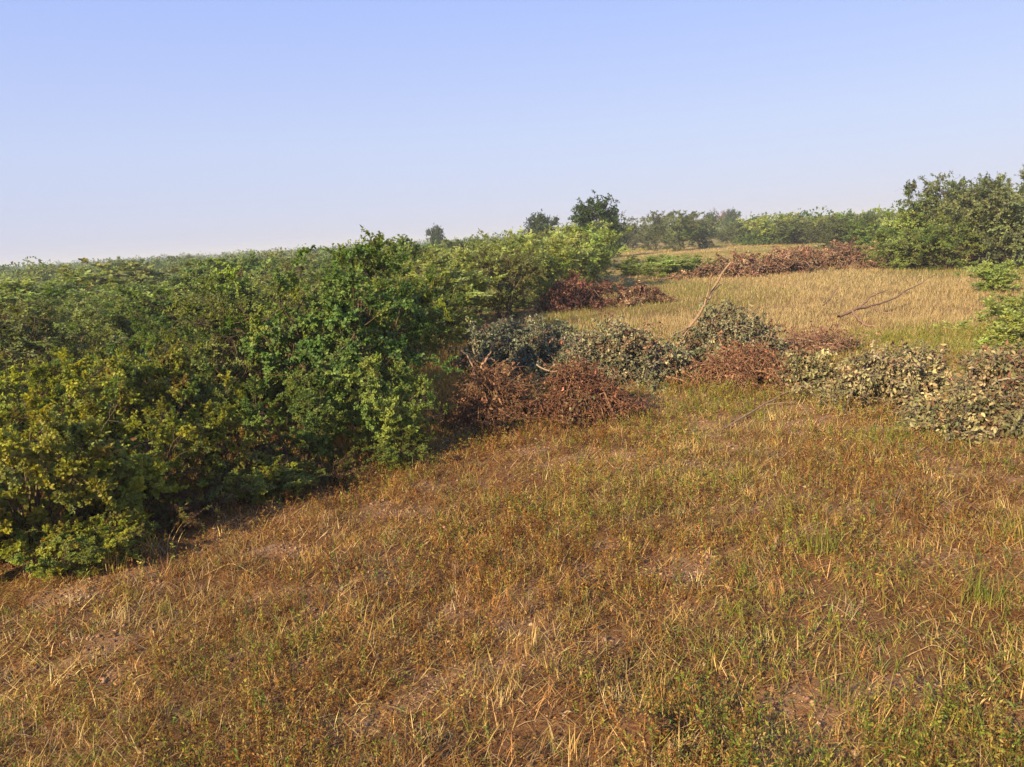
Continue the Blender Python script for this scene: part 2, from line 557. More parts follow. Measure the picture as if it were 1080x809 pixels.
variant('willow2', 1.8, 1.0, grow_shrub(52, 1.8, 1.0, nst=22, nbr=11, ntw=6, nlf=14, LL=.07, LW=.031, up_b=1.0, rag=.2, sparse=.04, stemr=.007, low=.0,
                                        pal=[(LG, 3), (G3, 2), (GG, 3), (OL, 2), (G2, 2)]), M_LEAF)
variant('thorn1', 3.0, 1.8, grow_shrub(61, 3.0, 1.8, nst=15, nbr=14, ntw=9, nlf=12, LL=.095, LW=.05, top=.66, rag=.3, stemr=.016, low=.04,
                                       pal=[((.125, .150, .080), 6), (OL, 1), (G2, 1)], sparse=.08), M_LEAF)
variant('thorn2', 3.0, 1.8, grow_shrub(62, 3.0, 1.8, nst=14, nbr=14, ntw=9, nlf=12, LL=.095, LW=.05, top=.65, rag=.3, stemr=.016, low=.04,
                                       pal=[((.120, .145, .078), 6), (OL, 1), (GG, 1)], sparse=.08), M_LEAF)
for k in range(4):
    variant('far%d' % k, 1.8, 1.2, grow_shrub(70 + k, 1.8, 1.2, nst=12, nbr=9, ntw=5, nlf=10, LL=.14, LW=.085, rag=.25, low=.0, sparse=.04, stemr=.007, simple=True,
            pal=[[(G2, 3), (G3, 2), (OL, 3), (LG, 2)], [(GG, 4), (OL, 3), (G2, 2)], [(G1, 3), (G2, 4), (OL, 1)], [(LG, 3), (G3, 3), (OL, 2), (OLB, 1)]][k]), M_FAR, merged=True)
variant('crown', 4.0, 1.4, grow_shrub(81, 4.0, 1.4, nst=14, nbr=15, ntw=9, nlf=13, LL=.14, LW=.085, top=.72, rag=.12, stemr=.03, low=.08, up_b=.5, simple=True,
                                      pal=[((.045, .085, .022), 5), ((.035, .065, .024), 4), ((.07, .12, .03), 1)], sparse=.03), M_FAR, names=('crown', 'trunk'))
variant('bare', 4.0, 1.4, grow_shrub(82, 4.0, 1.4, nst=10, nbr=12, ntw=8, nlf=4, LL=.14, LW=.08, top=.7, rag=.3, stemr=.04, low=.35, simple=True,
                                     pal=[((.22, .13, .09), 3), (BKG, 2)], sparse=.1), M_FAR, names=('crown', 'trunk'))

# ------------------------------------------------------------------ the left thicket
EDGE_Y = [255, 262, 270, 285, 300, 325, 340, 370, 400, 440, 475, 495, 520, 545, 575, 610]
EDGE_X = [640, 640, 648, 643, 635, 590, 540, 480, 460, 450, 430, 330, 250, 185, 110, 0]


def in_thicket(x, y, pad=0):
    px, py = pix(np.asarray(x, float), np.asarray(y, float))
    return (px < np.interp(py, EDGE_Y, EDGE_X) + pad) & (py < 606 - pad)


taken = []


def shrub_px(key, px, py, h, r, label, name='shrub', cat='shrub', group=None, rz=None, ry=None):
    x, y = G(px, py)
    taken.append((x, y, r * .8))
    return place(key, name, x, y, h, r, label, cat, group, rz, ry)


GL = 'shrubs of the left thicket'
shrub_px('yellow1', 35, 585, .98, .74, 'low yellow-green shrub at the near left corner, closest of the thicket to the camera', group=GL)
shrub_px('yellow1', 150, 545, .80, .70, 'knee-high yellowish shrub between the near corner shrub and the brown dying shrub', group=GL)
shrub_px('dying1', 235, 522, .50, .50, 'low dying shrub with brown leaves and bare twigs at the thicket edge', group=GL)
shrub_px('dying1', 290, 508, .38, .45, 'lowest brown dying shrub, right beside the other dying shrub at the thicket edge', group=GL)
shrub_px('dying1', 110, 572, .36, .42, 'brown withered low shrub at the foot of the near left corner shrubs', group=GL)
shrub_px('dark1', 372, 458, 1.86, 1.0, 'tallest dark green shrub, rounded and dense, left of the brown heaps of cut brush', group=GL, rz=-PEAK['dark1'] + .5)
shrub_px('dark3', 408, 482, .88, .48, 'bright green leafy shrub at the foot of the tallest dark shrub', group=GL)
shrub_px('dark3', 318, 492, .80, .52, 'short green shrub at the thicket edge between the dying shrub and the tallest shrub', group=GL)
shrub_px('olive1', 290, 452, 1.55, .90, 'dull olive shrub with pale dry sprigs, beside the tallest dark shrub', group=GL)
shrub_px('yellow2', 195, 482, 1.0, .72, 'green shrub with dark hollows behind the knee-high yellowish shrub', group=GL)
shrub_px('yellow1', 85, 505, 1.0, .85, 'olive-yellow shrub just behind the near left corner shrub', group=GL)
shrub_px('yellow1', 0, 510, .92, .65, 'yellow-green shrub cut off by the left edge of the photo', group=GL)

for key, px, py, h, r in (('dying1', 215, 545, .26, .34), ('yellow2', 262, 530, .30, .32), ('dying1', 350, 505, .22, .32), ("yellow2", 70, 606, .30, .30), ('dying1', 180, 566, .24, .32),
                          ('dark3', 300, 520, .26, .3), ('yellow1', 120, 590, .26, .32), ('dark3', 425, 492, .3, .28)):
    shrub_px(key, px, py, h, r, 'small low shoot in the dry grass at the foot of the thicket edge', 'leafy_shoot', 'shoot', 'low shoots along the thicket foot')

zones = [
    (10, ['olive green shrub in the second row of the left thicket', 'dark green shrub in the second row of the left thicket', 'yellow-green shrub in the second row of the left thicket']),
    (20, ['olive green shrub deep in the left thicket', 'dark green shrub deep in the left thicket', 'light green shrub deep in the left thicket']),
    (70, ['small olive shrub far back in the left thicket near the skyline', 'small dark shrub far back in the left thicket near the skyline', 'small pale green shrub far back in the left thicket near the skyline'])]
KIN = [['olive1', 'olive2'], ['dark1', 'dark2', 'dark3'], ['yellow2', 'yellow1']]
KMID = [['olive1', 'olive2'], ['dark2', 'dark1'], ['willow1', 'willow2']]
KFAR = [['far1'], ['far2'], ['far0', 'far3']]
GW = 'pale green shrubs beside the meadow'
for px, py, h, r in ((612, 309, 2.0, 1.5), (570, 318, 1.8, 1.2), (535, 327, 1.65, 1.0), (585, 298, 2.0, 1.6), (540, 300, 2.0, 1.5), (618, 300, 1.6, 1.2), (500, 322, 1.65, 1.0)):
    shrub_px(RNG.choice(['willow1', 'willow2']), px, py, h, r, 'fresh pale green bushy shrub behind the grey cut brush, left of the meadow', group=GW)

rg = random.Random(3)
cand = 0
cnt = 0
for _ in range(9000):
    d = 4.2 * (46 / 4.2) ** rg.random()
    th = rg.uniform(-.66, .16)
    x, y = d * math.sin(th), d * math.cos(th)
    if not in_thicket(x, y, -14): continue
    zi = 0 if d < 10 else 1 if d < 22 else 2
    px, py = pix(np.array(x), np.array(y))
    if px < (-15 if d < 9 else -50): continue
    k = rg.choices([0, 1, 2], [3, 4, 3 if px < 250 or d > 10 else 1.2])[0]
    h = rg.uniform(.85, 1.5) if d < 10 else rg.uniform(.95, 1.75) if d < 22 else rg.uniform(1.1, 1.95) * (1.18 if rg.random() < .2 else 1)
    if px > 260 and d < 22: h *= 1.1
    if px < 200: h *= .93
    if 200 < px < 450 and d < 15: h = min(h, 1.5)
    if px < 230 and d < 9: h *= .85
    r = h * rg.uniform(.62, .85) * (1.0 if d < 18 else 1.5)
    if any((x - a) ** 2 + (y - b) ** 2 < ((r * .80 + c * .80) * (1 if d < 22 else 1.2)) ** 2 for a, b, c in taken): continue
    taken.append((x, y, r))
    key = rg.choice((KIN, KMID, KFAR)[zi][k])
    place(key, 'shrub', x, y, h, r, zones[zi][1][k], 'shrub', GL)
    cnt += 1
print('thicket', cnt)

# ------------------------------------------------------------------ far trees on the skyline
GT = 'far trees on the skyline'


def tree_at(px, top, d, wpx, label, key='crown'):
    x, y = W(px, 250, d)[:2]
    h = W(px, top, d)[2]
    r = wpx / 831 * d / 2
    return place(key, 'tree', x, y, h, r, label, 'tree', GT)


tree_at(628, 203, 38, 46, 'largest dark green tree standing above the pale shrubs at mid-photo')
tree_at(645, 220, 52, 24, 'slim dark tree touching the right side of the largest skyline tree')
tree_at(571, 222, 60, 32, 'small dark round tree just left of the largest skyline tree')
tree_at(460, 236, 80, 17, 'tiny lone dark tree on the skyline above the tallest shrub')
tree_at(749, 222, 120, 14, 'tiny dark tree left of the bare reddish tree on the skyline')
tree_at(759, 218, 130, 16, 'bare reddish tree on the far skyline between two dark trees', 'bare')
tree_at(773, 219, 125, 15, 'tiny dark tree right of the bare reddish tree on the skyline')

# ------------------------------------------------------------------ shrubs at the right and in the distance
GR = 'shrubs beyond the meadow'
for px, py, h, r in ((664, 262, 2.4, 1.8), (690, 264, 3.1, 2.1), (716, 265, 2.9, 2.1), (740, 262, 2.6, 1.8)):
    shrub_px(rg.choice(['thorn1', 'thorn2']), px, py, h, r, 'tall bushy green shrub in the clump right of the largest skyline tree', group='shrub clump at the meadow end')
for px, py, h, r, kk in ((672, 291, .75, 1.0, 'dark3'), (704, 293, .8, 1.1, 'willow2'), (736, 291, .7, .9, 'dark3')):
    shrub_px(kk, px, py, h, r, 'low green shrub in the row before the far strip of pale meadow', group='low shrubs before the far meadow')
for px, py, h, r in ((770, 257, 1.7, 1.7), (792, 258, 2.2, 1.8), (815, 258, 2.3, 2.0), (840, 258, 1.8, 1.9), (862, 256, 1.9, 1.7), (880, 262, 1.7, 1.5), (905, 259, 1.9, 1.9)):
    shrub_px(rg.choice(['thorn1', 'thorn2', 'willow2']), px, py, h, r, 'grey-green shrub in the row behind the long brown brush heap', group=GR)
for px, py, h, r in ((922, 270, 1.7, 1.3), (948, 284, 1.3, 1.0), (966, 276, 2.0, 1.4), (985, 262, 2.3, 1.8), (1000, 284, 1.5, 1.2), (1030, 276, 1.7, 1.3)):
    shrub_px(rg.choice(['willow1', 'willow2', 'dark2']), px, py, h, r, 'mid green shrub below the spreading trees at the right edge', group='shrubs below the right trees')
t_ = shrub_px('thorn1', 1002, 276, 2.95, 1.45, 'spreading grey-green tree with a flat open crown, left of the right-edge pair', name='tree', cat='tree')
t_ = shrub_px('thorn2', 1050, 281, 2.75, 1.5, 'dense grey-green tree near the right edge, beside the spreading flat-crowned tree', name='tree', cat='tree')
t_ = shrub_px('thorn2', 1094, 283, 2.7, 1.6, 'tallest grey-green tree, cut off by the right edge of the photo', name='tree', cat='tree')
shrub_px('willow1', 1050, 308, .72, .62, 'light green low shrub at the end of the golden meadow, right edge')
shrub_px('willow1', 1088, 392, .80, .66, 'fresh green airy shrub cut off by the right edge beside the grey-green brush')
shrub_px('willow2', 1078, 350, .55, .60, 'light green low shrub between the right meadow and the grey-green brush')

nfar = 0
for _ in range(6000):
    d = 46 * (120 / 46) ** rg.random()
    th = rg.uniform(-.64, .68)
    x, y = d * math.sin(th), d * math.cos(th)
    px, py = pix(np.array(x), np.array(y))
    if px < 640 and d < 48: continue
    if px > 640 and d < 62 and px < 960: continue
    if 640 < px < 760 and d < 95: continue
    h = rg.uniform(1.4, 2.5) * (1 if px > 640 else .82)
    r = h * rg.uniform(.6, .95)
    if any((x - a) ** 2 + (y - b) ** 2 < (r * .8 + c * .8) ** 2 for a, b, c in taken): continue
    taken.append((x, y, r))
    lab = ('hazy shrub on the far plain behind the left thicket' if px < 640 else 'hazy shrub on the far plain beyond the right-hand brush heaps')
    place('far%d' % rg.randrange(4), 'shrub', x, y, h, r, lab, 'shrub', 'shrubs of the far plain')
    nfar += 1
    if nfar >= 85: break
print('far', nfar)

# the wooded plain beyond, one mass out to the skyline
rng = np.random.default_rng(90)
mb = MB()
for nc, da, db, q, ls in ((1500, 62, 160, 330, .075), (2400, 160, 950, 90, .19)):
    d = da * (db / da) ** rng.uniform(0, 1, nc)
    th = rng.uniform(-.75, .75, nc)
    h = rng.uniform(1.3, 2.5, nc) * (1 + .45 * (rng.uniform(size=nc) < .12)) * (1 + .5 * (d > 250)) * np.where(th < .10, .82, 1)
    k = ~((d < 100) & (th > .10) & (th < .29))
    d, th, h = d[k], th[k], h[k]
    nc = len(d)
    cx, cy = d * np.sin(th), d * np.cos(th)
    pc = palette(rng, [(G2, 3), (OL, 2), (GG, 2), (G1, 5)], nc, .2) * .75
    lob = rnd3(rng, nc, 5) * .55                      # each crown a few lobes
    li = rng.integers(0, 5, (nc, q))
    u = rnd3(rng, nc, q) * rng.uniform(.4, 1, (nc, q, 1)) ** .5 * .42 + lob[np.arange(nc)[:, None], li]
    u[..., 2] = np.abs(u[..., 2])
    rr = h * rng.uniform(.7, 1.2, nc)
    pos = np.stack([cx[:, None] + u[..., 0] * rr[:, None], cy[:, None] + u[..., 1] * rr[:, None], (.05 + .85 * u[..., 2]) * h[:, None]], -1).reshape(-1, 3)
    s = np.repeat(ls * h, q) * rng.uniform(.7, 1.4, nc * q)
    leaves(mb, pos, rnd3(rng, nc * q) + np.array([0, 0, .3]), rnd3(rng, nc * q) + np.array([0, 0, .6]), s, s * .7, np.repeat(pc, q, 0) * rng.uniform(.75, 1.25, (nc * q, 1)), simple=True)
o = link_obj('distant_bushland', mb.mesh('distant_bushland', [M_FAR]))
tag(o, 'distant wooded plain fading along the whole skyline', 'bushland', kind='stuff')

# ------------------------------------------------------------------ heaps of cut brush
P_BR = [((.17, .15, .085), 1.2), ((.180, .090, .048), 5), ((.120, .060, .034), 4), ((.270, .155, .088), 2), ((.10, .055, .03), 2)]
P_BRF = [((.230, .125, .090), 5), ((.175, .10, .070), 3), ((.30, .21, .15), 2)]
P_GR = [((.20, .11, .065), 1.6), ((.215, .210, .125), 5), ((.140, .148, .085), 4), ((.310, .285, .175), 3), ((.24, .18, .10), 1.2)]
P_GR2 = [((.21, .12, .07), 2.0), ((.260, .228, .112), 5), ((.150, .142, .066), 4), ((.370, .315, .165), 3), ((.25, .16, .08), 2)]
P_GR_SHADED = [((.13, .08, .05), 1.2), ((.125, .150, .100), 5), ((.090, .112, .072), 4), ((.230, .230, .150), 2.5)]  # darker, bluer wilted leaves: the tallest shrub's shade put into the colour


def pile(px, py, Rx, Ry, H, label, parts, group, mat, lname, rz=0.0, name='brush_pile'):
    x, y = G(px, py)
    o = thing(name, x, y + Ry * .7, rz)
    fo, st = parts
    link_obj(lname, fo.mesh(lname, [mat]), o)
    link_obj('twig', st.mesh('twig', [M_BARK]), o)['label'] = 'tangle of bare twigs and cut boughs'
    tag(o, label, 'brush pile', group)
    return o


BRB = (.235, .125, .075)
GB = 'brown heaps of dead cut brush'
GGp = 'grey-green heaps of wilting cut brush'
pile(520, 452, .30, .28, .50, 'brown heap of dead brush just right of the tallest dark shrub', grow_pile(101, .30, .28, .50, 66, 9, 9, 2, .034, .018, P_BR, BRB, stick=.12), GB, M_DRY, 'dry_leaves')
pile(622, 446, .32, .28, .38, 'rounded brown heap of dead brush, right of its twin by the tallest shrub', grow_pile(102, .32, .28, .38, 66, 9, 9, 2, .034, .018, P_BR, BRB), GB, M_DRY, 'dry_leaves')
pile(795, 412, .62, .45, .34, 'flat reddish tangle of dead twigs between two grey-green brush heaps', grow_pile(103, .50, .36, .26, 50, 9, 7, 1, .04, .022, P_BR, (.30, .165, .10), stick=.15), GB, M_DRY, 'dry_leaves')
pile(875, 378, .75, .6, .42, 'thin brown dry brush heap behind the large grey-green heap at right', grow_pile(104, .65, .45, .20, 32, 8, 6, 1, .045, .024, P_BRF, (.27, .17, .11), stick=.2), GB, M_DRY, 'dry_leaves')
pile(560, 396, .95, .65, .60, 'dark shaded grey-green brush heap behind the two brown heaps', grow_pile(111, 1.0, .55, .50, 76, 9, 6, 6, .043, .025, P_GR_SHADED, BKG), GGp, M_WILT, 'wilted_leaves')
pile(660, 408, .80, .55, .50, 'grey-green brush heap right of the rounded brown heap', grow_pile(112, .80, .48, .48, 66, 9, 6, 6, .043, .025, P_GR, BKG), GGp, M_WILT, 'wilted_leaves')
pile(772, 396, .70, .55, .66, 'peaked grey-green brush heap under the tall bare forked branch', grow_pile(113, .66, .45, .50, 60, 9, 6, 6, .043, .025, P_GR, BKG, stick=.12), GGp, M_WILT, 'wilted_leaves')
pile(862, 418, .42, .36, .34, 'small grey-green brush heap between the reddish tangle and the large pale heap', grow_pile(116, .18, .18, .22, 18, 8, 6, 5, .043, .025, P_GR2, BKG), GGp, M_WILT, 'wilted_leaves')
pile(962, 436, .62, .50, .42, 'large pale grey-green brush heap lying at the right of the clearing', grow_pile(114, .44, .34, .38, 34, 9, 7, 4, .042, .024, P_GR2, BKG, stick=.22), GGp, M_WILT, 'wilted_leaves')
pile(1040, 462, .55, .38, .34, 'lower pale grey-green brush heap in front of the right-edge heap', grow_pile(117, .36, .26, .16, 20, 9, 7, 4, .042, .024, P_GR2, BKG, stick=.16), GGp, M_WILT, 'wilted_leaves')
pile(1092, 442, .50, .45, .46, 'pale grey-green brush heap cut off by the right edge of the photo', grow_pile(115, .40, .36, .32, 36, 9, 7, 4, .042, .024, P_GR2, BKG, stick=.2), GGp, M_WILT, 'wilted_leaves')
pile(615, 327, 1.0, .8, .65, 'small dark brown brush heap before the pale shrubs left of the meadow', grow_pile(105, .85, .7, .58, 50, 8, 5, 4, .06, .035, [((.14, .07, .05), 5), ((.10, .05, .035), 4), ((.19, .10, .065), 2)], (.15, .08, .055), stick=.2), GB, M_DRY, 'dry_leaves')
pile(675, 322, .7, .6, .35, 'low reddish brush heap at the left end of the golden meadow', grow_pile(106, .6, .5, .28, 34, 8, 5, 3, .06, .035, P_BRF, (.2, .11, .08), stick=.15), GB, M_DRY, 'dry_leaves')
far_h = grow_pile(107, 2.2, 1.1, .40, 70, 8, 5, 4, .09, .05, P_BRF, (.2, .12, .09), stick=.4, twr=2)
pile(808, 291, 2.2, 1.2, 1.0, 'left and longest part of the long brown brush heap beyond the meadow', far_h, 'long brown brush heap', M_DRY, 'dry_leaves')
pile(872, 283, 2.0, 1.2, 1.1, 'highest part of the long brown brush heap beyond the meadow', grow_pile(108, 2.2, 1.2, .58, 80, 8, 5, 4, .09, .05, P_BRF, (.2, .12, .09), stick=.4, twr=2), 'long brown brush heap', M_DRY, 'dry_leaves')
pile(940, 279, 1.6, 1.0, .75, 'low right end of the long brown brush heap, before green shrubs', grow_pile(109, 2.4, 1.0, .46, 70, 8, 5, 4, .09, .05, P_BRF, (.2, .12, .09), stick=.4, twr=2), 'long brown brush heap', M_DRY, 'dry_leaves')
pile(1015, 279, 1.7, .8, .6, 'pinkish brown brush heap below the spreading trees at right', grow_pile(110, 2.2, .9, .44, 80, 8, 5, 4, .08, .045, P_BRF, (.2, .12, .09), stick=.3, twr=2), 'long brown brush heap', M_DRY, 'dry_leaves')


# ------------------------------------------------------------------ loose bare branches
def stick(name, pts, r0, r1, label, col=(.30, .19, .12), extra=(), cat='branch', group=None, seed=0):
    rng = np.random.default_rng(seed + 500)
    mb = MB()
    o0 = np.array(pts[0], float)

    def line(ps, ra, rb):
        ps = np.array(ps, float)
        t = np.linspace(0, len(ps) - 1, 14)
        Q = np.stack([np.interp(t, np.arange(len(ps)), ps[:, k]) for k in range(3)], -1)
        for _ in range(2):
            Q[1:-1] = (Q[:-2] + 2 * Q[1:-1] + Q[2:]) / 4
        Q += rng.normal(0, ra * .35, Q.shape)
        tubes(mb, (Q - o0)[None], np.linspace(ra, rb, 14)[None] * rng.uniform(.88, 1.12, (1, 14)), np.array([col]), 7)
    line(pts, r0, r1)
    for e, ra, rb in extra:
        line(e, ra, rb)
    o = link_obj(name, mb.mesh(name, [M_BARK]))
    o.location = o0
    tag(o, label, cat, group)
    return o


Y1 = float(G(745, 392)[1]) + .05
stick('fallen_branch', [W(690, 395, Y1), W(716, 362, Y1), W(740, 328, Y1), W(757, 298, Y1 + .1), W(769, 276, Y1 + .15)],   .024, .011,
      'tall bare forked branch sticking up from the peaked grey-green heap', (.27, .18, .12),
      [([W(742, 325, Y1), W(748, 305, Y1), W(750, 286, Y1 - .1)], .014, .007), ([W(728, 345, Y1), W(712, 352, Y1 - .1), W(690, 372, Y1 - .2)], .009, .004),
       ([W(750, 310, Y1), W(760, 300, Y1 + .2), W(764, 296, Y1 + .3)], .006, .003)], seed=1)
Y2 = float(G(505, 452)[1]) + .2
stick('fallen_branch', [W(502, 405, Y2), W(499, 388, Y2), W(494, 376, Y2), W(486, 369, Y2)], .010, .006, 'short curved stick, left of the two poking up from the brown heap', (.30, .2, .14), seed=2)
stick('fallen_branch', [W(503, 400, Y2), W(508, 385, Y2), W(516, 374, Y2), W(521, 364, Y2)], .012, .008, 'straight stub stick, right of the two poking up from the brown heap', (.33, .21, .14), [([W(512, 380, Y2), W(518, 378, Y2 + .1), W(523, 381, Y2 + .1)], .006, .003)], seed=3)
Y3 = float(G(610, 440)[1]) + .3
stick('fallen_branch', [W(566, 385, Y3 + .1), W(578, 392, Y3), W(595, 391, Y3), W(616, 389, Y3)], .008, .005, 'pale thin stick lying across the top of the rounded brown heap', (.32, .24, .17), seed=4)


def gp(px, py, dz=.03):
    x, y = G(px, py)
    return np.array([x, y, float(gz(x, y)) + dz])


stick('fallen_branch', [gp(764, 452, .02), gp(800, 436, .06), gp(838, 424, .12), gp(872, 416, .16)], .010, .005, 'long thin grey branch on the grass before the reddish tangle', (.24, .17, .12), [([gp(806, 434, .06), gp(836, 432, .05)], .005, .003)], seed=5)
stick('fallen_branch', [gp(884, 343, .10), gp(905, 338, .18), gp(930, 331, .22), gp(960, 322, .30), gp(985, 312, .45)], .026, .006, 'long dead brown branch lying across the golden meadow at right', (.25, .15, .10),
      [([gp(905, 338, .18), gp(918, 334, .36), gp(934, 330, .42)], .02, .008), ([gp(898, 340, .15), gp(912, 346, .05), gp(926, 347, .05)], .022, .01), ([gp(918, 336, .2), gp(935, 339, .12), gp(960, 338, .2)], .009, .004)], seed=6)
stick('fallen_branch', [gp(868, 330, .12), gp(876, 326, .22), gp(884, 320, .34)], .014, .008, 'short broken brown branch alone in the golden meadow', (.25, .15, .10), seed=7)
stick('fallen_branch', [gp(413, 428 + 40, .12), gp(440, 462, .16), gp(470, 458, .2)], .005, .003, 'thin pale stick jutting out of the tallest shrub toward the brown heap', (.3, .22, .16), seed=8)
for n, (a, b, c, lb) in enumerate((((212, 606), (245, 600), (272, 609), 'pale bent grass stick on the ground near the left thicket edge'),
                                   ((352, 652), (368, 645), (384, 652), 'tiny arched dry stalk left of mid foreground'),
                                   ((736, 628), (757, 622), (785, 627), 'thin grey twig beside the bare sandy patch'),
                                   ((845, 655), (875, 645), (905, 660), 'curved straw coloured stalk lying in the green-tinged grass'),
                                   ((480, 600), (505, 607), (530, 603), 'short reddish twig in the middle of the dry clearing'),
                                   ((950, 700), (985, 690), (1010, 700), 'pale straw stalk at the lower right of the clearing'))):
    stick('dry_stalk', [gp(*a, .015), gp(*b, .03), gp(*c, .012)], .0022, .0013, lb, (.40, .27, .13) if n != 4 else (.25, .12, .07), cat='stalk', group='dry stalks on the clearing', seed=20 + n)

# dirt clod at the lower edge
import bmesh
bm = bmesh.new()
bmesh.ops.create_icosphere(bm, subdivisions=5, radius=1)
for v in bm.verts:
    c = v.co
    n = fbm(np.array(c.x * 2.2 + c.z + 5), np.array(c.y * 2.2 + 3 + c.z * .7), 3, 4)
    n2 = fbm(np.array(c.x * 9 + c.z * 7), np.array(c.y * 9 + 13), 5, 3)
    s = .72 + .5 * float(n) + .16 * float(n2)
    v.co = Vector((c.x * .085 * s, c.y * .07 * s, c.z * .036 * s))
me = bpy.data.meshes.new('dirt_clod')
bm.to_mesh(me); bm.free()
me.materials.append(M_SOIL)
o = link_obj('dirt_clod', me)
x, y = G(683, 796)
o.location = (x, y, float(gz(x, y)) + .012)
tag(o, 'pale lump of crusted earth at the bottom edge of the clearing', 'dirt clod')

# ------------------------------------------------------------------ grass, weeds and litter
CR = np.random.default_rng(200)


def scatter(n, d0, d1, th0=-.95, th1=1.2, power=1.0):
    """points with areal density falling off with distance from the viewer's stand"""
    n = int(n * max(1, (th1 - th0) / 1.7))
    d = d0 + (d1 - d0) * CR.uniform(0, 1, n) ** power
    th = CR.uniform(th0, th1, n)
    return d * np.sin(th), d * np.cos(th), d


def blades(mb, x, y, L, lean, curve, wd, C, az=None, K=4):
    n = len(x)
    az = CR.uniform(0, 2 * math.pi, n) if az is None else az
    hd = np.stack([np.cos(az), np.sin(az), 0 * az], -1)
    sd = np.stack([-np.sin(az), np.cos(az), 0 * az], -1)
    tw = CR.uniform(-.9, .9, n)[:, None]
    sd = nrm(sd + hd * tw)
    p = np.stack([x, y, gz(x, y) - .005], -1)
    lv = [p]
    for k in range(K - 1):
        a = lean + curve * (k / (K - 1))
        p = p + (L / (K - 1))[:, None] * (hd * np.sin(a)[:, None] + np.array([0, 0, 1]) * np.cos(a)[:, None])
        lv.append(p)
    zmin = lv[0][:, 2] + .004
    for q in lv[1:]:
        q[:, 2] = np.maximum(q[:, 2], zmin)
    w = [1, .9, .6]
    V = []
    for k in range(K - 1):
        V += [lv[k] - sd * (wd * .5 * w[k])[:, None], lv[k] + sd * (wd * .5 * w[k])[:, None]]
    V.append(lv[-1])
    V = np.stack(V, 1)
    i = np.arange(n)[:, None] * (2 * K - 1)
    fs = [i + np.array([2 * k, 2 * k + 1, 2 * k + 3, 2 * k + 2]) for k in range(K - 2)] + [i + np.array([2 * K - 4, 2 * K - 3, 2 * K - 2])]
    mb.add(V, fs, np.repeat(C, 2 * K - 1, 0))


def tufts(x, y, per, spread):
    n = len(x)
    ox = np.repeat(x, per) + CR.normal(0, spread, n * per)
    oy = np.repeat(y, per) + CR.normal(0, spread, n * per)
    return ox, oy


S1, S2, S3, S4 = (.48, .32, .12), (.35, .195, .068), (.58, .43, .21), (.19, .088, .032)
GA, GB_, GC = (.20, .21, .035), (.12, .17, .03), (.28, .24, .05)


def drift(x, y, pa, pb, jit=.22):
    n = len(x)
    t = np.clip(.42 + .13 * x + 2.2 * (fbm(x * .8 + 91, y * .8 + 13, 71, 3) - .5), .05, .95)
    a, b = palette(CR, pa, n, jit), palette(CR, pb, n, jit)
    k = CR.uniform(size=n) < t
    a[k] = b[k]
    return a * (.72 + .6 * fbm(x * 2.3 + 19, y * 2.3 + 47, 81, 3))[:, None]


def cover(x, y):                    # patchiness: 0 bare .. 1 full
    return fbm(x * .9 + 17, y * .9 + 29, 9, 3)


def green(x, y):                    # green-tinged patches, more of them toward the right
    px, py = pix(x, y)
    return np.clip((fbm(x * .7 + 57, y * .7 + 23, 15, 3) - .42) * 4 + np.clip((px - 620) / 700, -.6, .6), 0, 1)


def ok(x, y, pad=-25):
    return ~in_thicket(x, y, pad) & (CR.uniform(size=len(x)) > .80 * bare(x, y))


# 1 matted straw lying on the ground
mb = MB()
x, y, d = scatter(260000, 1.9, 13)
k = ok(x, y) & (CR.uniform(size=len(x)) < .5 + 1.8 * (cover(x, y) - .33))
x, y, d = x[k], y[k], d[k]
n = len(x)
blades(mb, x, y, CR.uniform(.03, .15, n), CR.uniform(.9, 1.55, n), CR.uniform(-.3, .9, n), CR.uniform(.0014, .0030, n) * 1.3 * (1 + d / 14), drift(x, y, [(S1, 3), (S2, 4), (S3, 1), (S4, 3)], [(S1, 4), (S2, 1), (S3, 4), (GC, 2), (S4, 1)]))
# clumps of bent and trampled straw
x, y, d = scatter(11500, 1.9, 13, power=.9)
k = ok(x, y) & (CR.uniform(size=len(x)) < .25 + 2.0 * (fbm(x * 1.7 + 5, y * 1.7 + 88, 91, 3) - .3))
x, y, d = x[k], y[k], d[k]
nc_ = len(x)
az0, ln0, hh = CR.uniform(0, 6.283, nc_), CR.uniform(.3, 1.4, nc_), CR.uniform(.6, 1.3, nc_)
ccl = drift(x, y, [(S1, 3), (S2, 4), (S3, 1.5), (S4, 3), ((.30, .21, .13), 3)], [(S1, 3), (S2, 1), (S3, 3), (GC, 2), (GA, 1.5), (S4, 1), ((.36, .27, .16), 3)])
per = 20
x, y = tufts(x, y, per, .032)
d, hh = np.repeat(d, per), np.repeat(hh, per)
n = len(x)
blades(mb, x, y, CR.uniform(.04, .105, n) * hh, np.clip(np.repeat(ln0, per) + CR.normal(0, .35, n), 0, 1.5), CR.uniform(0, 1.3, n), CR.uniform(.0016, .0036, n) * (1 + d / 13),
       np.repeat(ccl, per, 0) * CR.uniform(.65, 1.35, (n, 1)) * CR.uniform(.92, 1.08, (n, 3)), np.repeat(az0, per) + CR.normal(0, .8, n))
